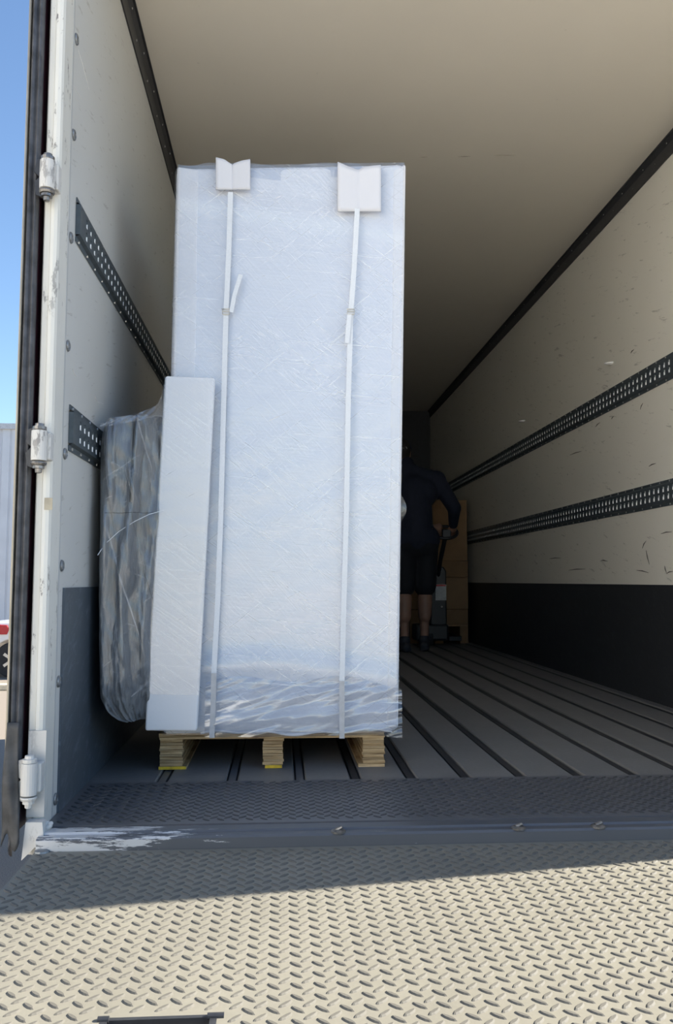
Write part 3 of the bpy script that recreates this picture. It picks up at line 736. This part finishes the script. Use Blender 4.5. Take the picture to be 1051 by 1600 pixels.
# film over the bundle and the web up to the crate
m = MB()
def gfilm(u, v):
    p = gsurf(u, .02+.98*v); q = gsurf(min(1, max(0, round(u*4)/4)), .02+.98*v)
    y = min(p.y, GY+.130*u*u+.004)-.007-.0035*noise.fractal((u*4, 7, v*22+u*6), .9, 2.1, 3); y = max(y, GY-.03)+.09*max(0, .10-u)**1.5*8+.10*max(0, .12-v)**1.6*9
    return (p.x, y, p.z)
m.grid(gfilm, 36, 90); m.build('stretch_film', FILMG, gc, smooth=True)
m = MB()
A = [(156,662),(185,652),(215,646),(243,634),(251,622),(256,600)]
B = [(156,668),(188,662),(218,657),(244,650),(254,652),(262,650)]
def web(u, v):
    i = u*(len(A)-1); a = min(int(i), len(A)-2); t_ = i-a
    px = (A[a][0]*(1-t_)+A[a+1][0]*t_)*(1-v)+(B[a][0]*(1-t_)+B[a+1][0]*t_)*v
    py = (A[a][1]*(1-t_)+A[a+1][1]*t_)*(1-v)+(B[a][1]*(1-t_)+B[a+1][1]*t_)*v
    return tuple(aY(px, py, GY-.012+.13*u*u+.02*(1-v)+.004*math.sin(u*40+v*9)))
m.grid(web, 50, 8); m.build('film_web', FILMCLEAR, gc, smooth=True)
path = [(155,868),(165,850),(185,830),(208,814),(230,802),(252,795)]
L = [gq(*p)+Vector((0,-.022+.09*i/6,0)) for i, p in enumerate(path)]
MB().tube(L, .0011, 5).build('film_edge', STRAP, gc)

# ------------------------------------------------------------------ cartons on a pallet at the far end
KY = 7.95
def carton(px0, px1, py0, py1, Y, dep, lab, mat):
    a = aY(px0, py1, Y); b_ = aY(px1, py0, Y)
    root = empty('cardboard_box', ((a.x+b_.x)/2, Y+dep/2, a.z)); tag(root, lab, 'box', 'cardboard boxes at the far end')
    MB().box(a.x, b_.x, Y, Y+dep, a.z, b_.z-.002).build('box_body', mat, root, bevel=.006)
    MB().box((a.x+b_.x)/2-.03, (a.x+b_.x)/2+.03, Y-.001, Y, b_.z-.09, b_.z-.003).build('tape', CARD2, root)
    return a, b_
KX0, KX1 = 640, 731
zs = [(975,952,'bottom'),(951,902,'second from bottom'),(901,876,'third from bottom'),(875,781,'topmost')]
prevz = None
for k, (y1, y0, nm) in enumerate(zs):
    a, b_ = carton(KX0, KX1-(0 if k < 3 else 2), y0, y1+1, KY, .55, 'brown cardboard box behind the pallet jack, %s of the stack' % nm, CARD if k % 2 else CARD2)
kp = aY(KX0, 976, KY); kq = aY(KX1, 976, KY)
kpa = empty('wooden_pallet', ((kp.x+kq.x)/2, KY+.3, 0)); tag(kpa, 'wooden pallet under the brown cardboard boxes', 'pallet')
zt = kp.z
for k in range(5): MB().box(kp.x, kq.x, KY+k*.12, KY+k*.12+.09, zt-.018, zt).build('deck_board', CARD, kpa)
for x in (kp.x, (kp.x+kq.x)/2-.04, kq.x-.08): MB().box(x, x+.08, KY, KY+.57, .0, zt-.018).build('stringer', CARD2, kpa)

# ------------------------------------------------------------------ pallet jack
JY = 7.62
j0 = aY(689, 1000, JY); jx = j0.x
jk = empty('pallet_jack', (jx-.1, JY, 0)); tag(jk, 'black pallet jack with a loop handle in front of the person', 'pallet jack')
m = MB(); jz1 = aY(689, 884, JY).z
hw = .075
prof = [(-hw,.10),(-hw,jz1-.05),(-hw*.7,jz1-.012),(0,jz1),(hw*.7,jz1-.012),(hw,jz1-.05),(hw,.10)]
m.prism([(jx-.02+a, JY, z) for a, z in prof], (0,.14,0)); m.build('mast_cover', JACK, jk, bevel=.012)
m = MB(); m.box(jx-.24, jx+.07, JY-.02, JY+.20, .05, .20); m.build('drive_housing', JACK, jk, bevel=.02)
m = MB(); m.lathe([(.02,-.03),(.075,-.03),(.085,-.02),(.085,.02),(.075,.03),(.02,.03)], (jx-.1, JY+.06, .086), 20, 'x'); m.build('drive_wheel', TYRE, jk)
for dx in (kp.x+.10, kq.x-.22):
    m = MB(); m.box(dx, dx+.12, JY+.16, JY+.85, .035, .08); m.build('fork', JACK, jk, bevel=.006)
lb0, lb1 = aY(680,913,JY), aY(697,938,JY)
MB().box(lb0.x, lb1.x, JY-.003, JY-.0005, lb1.z, lb0.z).build('label', simple('paper_label', (.55,.55,.54), .6), jk)
MB().box(lb0.x, lb1.x-.004, JY-.0036, JY-.003, lb0.z-.018, lb0.z-.002).build('label_band', TAIL, jk)
for px, py in ((688,892),(690,948)): 
    c = aY(px, py, JY-.003); MB().lathe([(.010,0),(.009,-.004),(.004,-.006)], tuple(c), 10, 'y').build('cap', SCREW, jk)
# tiller with loop handle
HY = 7.22; hc = aY(699, 832, HY)
m = MB(); m.tube([(jx-.02, JY+.02, jz1-.10), (jx-.01, JY-.05, jz1+.05), (hc.x-.02, HY+.03, hc.z-.06)], .02, 10); m.build('tiller', JACK, jk, smooth=True)
m = MB(); n = 28
ring = [(hc.x-.02+.105*math.cos(2*math.pi*i/n), HY+.035*math.sin(2*math.pi*i/n), hc.z+.055*math.sin(2*math.pi*i/n)) for i in range(n+1)]
m.tube(ring, .014, 8); m.build('loop_handle', JACK, jk, smooth=True)
MB().box(hc.x-.05, hc.x+.03, HY-.02, HY+.03, hc.z-.05, hc.z+.03).build('control_head', JACK, jk, bevel=.01)

# ------------------------------------------------------------------ person, seen from behind
QY = 7.05
ft = aZ(648, 1014, 0); bx0 = ft.x-.03
def P(x, y, z): return Vector((bx0+x, QY+y, z))
man = empty('person', (bx0, QY, 0)); tag(man, 'person in dark shirt, dark shorts and cap seen from behind at the pallet jack', 'person')
def vox(mb, name, mat, size, parent=man, smooth=6):
    o = mb.build(name, mat, parent, fix=False)
    r_ = o.modifiers.new('remesh', 'REMESH'); r_.mode = 'VOXEL'; r_.voxel_size = size; r_.use_smooth_shade = True
    s1 = o.modifiers.new('smooth', 'SMOOTH'); s1.factor = .5; s1.iterations = smooth
    return o
hipL, hipR = P(-.095,.02,.93), P(.095,.02,.93); knL, knR = P(-.105,.00,.50), P(.085,.07,.50); anL, anR = P(-.11,-.05,.09), P(.075,.05,.09)
pel = P(0,.01,.98); ch = P(-.02,.06,1.36); nk = P(-.06,.10,1.60); hd = P(-.10,.16,1.725)
shL, shR = P(-.215,.08,1.49), P(.200,.08,1.475)
hr = Vector((hc.x+.045, HY-.01, hc.z+.03)); hl = Vector((hc.x-.09, HY-.01, hc.z+.03))
elR = P(.335,.0,1.22); elL = P(-.30,.0,1.22)
b = MB()
def limb(b, a, c, r0, r1): b.capsule(a, c, r0, r1)
for hip, kn, an in ((hipL,knL,anL),(hipR,knR,anR)):
    limb(b, hip, kn, .088, .058); limb(b, kn, an, .050, .036)
    cf = kn.lerp(an, .30)+Vector((0,-.018,0)); b.capsule(kn.lerp(an,.12)+Vector((0,-.008,0)), kn.lerp(an,.5)+Vector((0,-.012,0)), .066, .056)
    limb(b, an, an+Vector((.01,.15,-.04)), .036, .03)
b.capsule(pel+Vector((-.06,0,0)), pel+Vector((.06,0,0)), .125, .125); b.capsule(pel, ch, .13, .145); b.capsule(ch+Vector((-.07,0,0)), ch+Vector((.07,0,0)), .125, .125)
b.capsule(shL, shR, .07, .07); b.capsule(ch+Vector((0,.02,.14)), nk, .07, .055); b.capsule(nk, hd-Vector((0,0,.05)), .054, .056)
b.capsule(hd+Vector((0,-.012,.02)), hd+Vector((0,.02,-.01)), .082, .080, sc=(.94,1.08,1.2)); b.capsule(hd+Vector((0,.055,-.06)), hd+Vector((0,.06,-.085)), .045, .034)
b.capsule(hd+Vector((0,.10,-.02)), hd+Vector((0,.112,-.035)), .012, .016, 8, 3)                      # nose
for s1 in (-1, 1): b.capsule(hd+Vector((s1*.083,.02,.01)), hd+Vector((s1*.080,.02,-.035)), .014, .012, 8, 3, sc=(.6,1.2,1))   # ears
for sh, el, hn, s1 in ((shL,elL,hl,-1),(shR,elR,hr,1)):
    limb(b, sh, el, .056, .044); wrist = el.lerp(hn, .86); limb(b, el, wrist, .042, .028)
    d = (hn-wrist).normalized(); sd_ = Vector((-d.z, 0, d.x)).normalized()*(-s1)
    limb(b, wrist, hn+d*.01, .026, .030)
    for k in range(4):                                                                              # fingers closed over the bar
        k0 = hn+d*.02+Vector((0,0,0))+sd_*(.030-.020*k); L_ = (.036,.040,.038,.030)[k]
        k1 = k0+d*L_*.6+Vector((0,.012,-.004)); k2 = k1+Vector((0,.026,-.020)); b.capsule(k0, k1, .010, .0095, 8, 3); b.capsule(k1, k2, .0095, .008, 8, 3)
    t0 = hn-d*.02+sd_*.03; b.capsule(t0, t0+sd_*.018+d*.022, .011, .010, 8, 3); b.capsule(t0+sd_*.018+d*.022, t0+sd_*.012+d*.05+Vector((0,.012,0)), .010, .008, 8, 3)
vox(b, 'body', SKIN, .008)
t = MB()
t.capsule(pel+Vector((-.075,0,-.03)), pel+Vector((.075,0,-.03)), .135, .135); t.capsule(pel+Vector((0,0,-.02)), ch, .155, .165); t.capsule(ch+Vector((-.085,0,0)), ch+Vector((.085,0,0)), .14, .14)
t.capsule(shL, shR, .082, .082); t.capsule(nk-Vector((0,.01,.05)), shR, .07, .075); t.capsule(nk-Vector((0,.01,.05)), shL, .07, .075); t.capsule(ch+Vector((0,.02,.12)), nk+Vector((0,.01,.01)), .09, .072)
for sh, el, hn in ((shL,elL,hl),(shR,elR,hr)): limb(t, sh, el, .076, .062); limb(t, el, el.lerp(hn,.78), .058, .042)
vox(t, 'shirt', SHIRT, .012)
t = MB()
t.capsule(pel+Vector((-.07,0,-.06)), pel+Vector((.07,0,-.06)), .132, .132)
for hip, kn in ((hipL,knL),(hipR,knR)): t.capsule(hip, kn.lerp(hip,.10)+Vector((0,0,.01)), .105, .098); 
vox(t, 'shorts', SHORTS, .012)
for an, rz in ((anL,-.12),(anR,.10)):
    t = MB(); d = Vector((math.sin(rz), math.cos(rz), 0)); c = Vector((an.x, an.y, 0))
    t.capsule(c-d*.045+Vector((0,0,.042)), c+d*.16+Vector((0,0,.036)), .042, .034); t.capsule(c+d*.02+Vector((0,0,.05)), c+Vector((0,0,.10)), .046, .048)
    t.capsule(c-d*.05+Vector((0,0,.022)), c+d*.17+Vector((0,0,.022)), .022, .022, sc=(1.7,1,1))
    vox(t, 'shoe', SHOE, .008, smooth=3)
t = MB(); t.capsule(hd+Vector((0,-.02,.03)), hd+Vector((0,.0,-.03)), .088, .080, sc=(.96,1,1.05)); vox(t, 'hair', HAIR, .009)
t = MB(); t.lathe([(.001,.115),(.03,.112),(.06,.098),(.083,.070),(.095,.030),(.097,.010),(.094,.008)], tuple(hd+Vector((0,.0,.015))), 28)
cap = t.build('cap', CAPM, man, smooth=True)
t = MB(); t.grid(lambda u, v: tuple(hd+Vector(((.080+.0*v)*(2*u-1), .075+.075*v*math.sqrt(max(0,1-(2*u-1)**2))+.01, .028-.012*v-.012*(2*u-1)**2))), 12, 4)
o = t.build('visor', CAPM, cap, smooth=True); s1 = o.modifiers.new('solid', 'SOLIDIFY'); s1.thickness = .003
# white embroidered mark on the cap
t = MB(); e0 = hd+Vector((.022,-.098,.040))
for (a, c) in (((-.030,-.002,.016),(-.030,-.004,-.016)),((-.030,-.004,-.016),(-.012,-.004,-.018)),((-.012,-.003,-.022),(.002,.004,.014)),((.002,.004,.014),(.016,.002,-.022)),((-.006,-.002,-.008),(.012,.001,-.008))):
    t.cyl(e0+Vector(a), e0+Vector(c), .0028, n=5)
t.build('embroidered_mark', WHITE, cap)

# ------------------------------------------------------------------ outside
ZG = -1.2
g = MB(); g.add([(-90,-60,ZG),(90,-60,ZG),(90,110,ZG),(-90,110,ZG)], [(0,1,2,3)])
st(g.build('ground', ASPH), 'dark asphalt yard beside the truck')
g = MB(); g.box(-40,40,-45,-.6,ZG-.05,ZG+.012); st(g.build('yard', CONC), 'unseen pale concrete ground added behind the lift platform to bounce sunlight')  # pale slab added out of view for its bounce light
wh = empty('bounce_warehouse', (-9.5, -16, ZG)); tag(wh, 'unseen white building added behind the photographer to bounce sunlight into the truck', 'building')
WWHITE = simple('bounce_white', (.78,.76,.72), .7, 0, 1, .04)
bx('bounce_wall', WWHITE, (-16, -9, -32, -1.0, ZG, 7.5), wh)  # added out of view to throw sunlight onto the crate and right wall
bx('bounce_roof_edge', METALW, (-16.1, -8.9, -32.1, -.9, 7.5, 7.75), wh)
for i in range(4): bx('bounce_wall_door', METALW, (-9.0, -8.95, -28+i*7, -24.2+i*7, ZG, 3.2), wh)
# kerb, car, building seen past the open door
k0 = aZ(0, 1079, ZG)
kb = MB(); kb.box(k0.x-4.0, k0.x+.75, k0.y-.02, k0.y+.16, ZG, ZG+.10); tag(kb.build('parking_kerb', CURB, bevel=.02), 'cream parking kerb on the asphalt beside the car', 'kerb')
def car():
    wc = aY(21, 1036, 16.0); rad = .33
    cx = wc.x; Y0 = 15.9                                   # near side plane
    root = empty('parked_car', (cx+1.3, Y0+.85, ZG)); tag(root, 'white parked car with red tail light beyond the open door', 'car')
    X = lambda d: cx+d
    # side profile, rear at the left, front at the right
    prof = [(-.92,.30),(-.97,.55),(-.95,.82),(-.88,.97),(-.60,1.00),(.05,1.03),(.55,1.38),(.95,1.46),(1.50,1.42),(2.10,1.03),(3.05,.92),(3.40,.72),(3.42,.36),(3.30,.26),(2.98,.26)]
    wb = 2.62
    arch = lambda c: [(c+.39*math.cos(a), .32+.39*math.sin(a)) for a in [i*math.pi/10 for i in range(11)]]
    loop = prof+[q for q in arch(wb)][0:]+[(0.5,.24)]+arch(0)
    m = MB(); pts = [(X(a), Y0, ZG+z) for a, z in loop]; m.prism(pts, (0,1.72,0)); m.build('body', CARW, root, bevel=.03)
    m = MB(); m.prism([(X(a), Y0-.004, ZG+z) for a, z in ((.22,1.05),(.58,1.33),(.92,1.40),(1.0,1.40),(1.0,1.04))], (0,.004,0)); m.build('side_window', GLASS, root)
    m = MB(); m.prism([(X(a), Y0-.004, ZG+z) for a, z in ((1.06,1.04),(1.06,1.40),(1.46,1.37),(1.92,1.04))], (0,.004,0)); m.build('side_window', GLASS, root)
    m = MB(); m.prism([(X(a), Y0-.03, ZG+z) for a, z in ((-.10,.80),(-.06,.90),(-.10,.97),(-.35,.985),(-.93,.94),(-.95,.80))], (0,.10,0)); m.build('tail_light', TAIL, root, bevel=.01)
    m = MB(); m.prism([(X(a), Y0-.034, ZG+z) for a, z in ((-.26,.85),(-.24,.88),(-.94,.90),(-.95,.86))], (0,.01,0)); m.build('lamp_strip', CLEARL, root)
    for c in (0, wb):
        for yy in (Y0+.02, Y0+1.5):
            m = MB(); m.lathe([(.20,0),(rad-.02,0),(rad,.03),(rad,.17),(rad-.02,.2),(.2,.2)], (X(c), yy, ZG+rad), 28, 'y'); t_ = m.build('tyre', TYRE, root, smooth=False)
            m = MB(); m.lathe([(.05,-.002),(.20,.02),(.20,.15)], (X(c), yy, ZG+rad), 20, 'y')
            for s1 in range(5):
                a = s1*2*math.pi/5; m.box(-.001,.001,yy-.004,yy-.003,0,.001); m.prism([(X(c)+.19*math.cos(a-.14), yy-.004, ZG+rad+.19*math.sin(a-.14)), (X(c)+.19*math.cos(a+.14), yy-.004, ZG+rad+.19*math.sin(a+.14)), (X(c)+.05*math.cos(a+.5), yy-.004, ZG+rad+.05*math.sin(a+.5)), (X(c)+.05*math.cos(a-.5), yy-.004, ZG+rad+.05*math.sin(a-.5))], (0,.02,0))
            m.build('rim', ALLOY, root)
car()
bt = aY(0, 661, 24); bw = empty('metal_building', (-14, 24.3, ZG)); tag(bw, 'grey metal-clad building behind the parked car', 'building')
bx('building_core', METALW, (-34, -2, 24.12, 34, ZG, bt.z-.05), bw)
x = -13.0; P0 = .265
pm = None
for i in range(45):
    if pm is None:
        m = MB(); m.prism([(0,0,ZG),(.02,-.03,ZG),(.215,-.03,ZG),(.235,0,ZG)], (0,0,bt.z-ZG-.08)); o = m.build('cladding_panel', METALW, bw); pm = o.data; o.location = (x+i*P0, 24.12, 0)
    else:
        o = bpy.data.objects.new('cladding_panel', pm); COL.objects.link(o); par(o, bw); o.location = (x+i*P0, 24.12, 0)
bx('roof_coping', simple('coping', (.5,.52,.55), .5), (-34.1, -1.9, 24.02, 24.3, bt.z-.16, bt.z), bw)

# sub-parts under nested empties keep their world position
bpy.context.view_layer.update()
for o in bpy.data.objects:
    if o.parent and o.parent.type == 'EMPTY' and o.parent.parent:
        o.matrix_parent_inverse = o.parent.matrix_world.inverted()
bpy.context.view_layer.update()
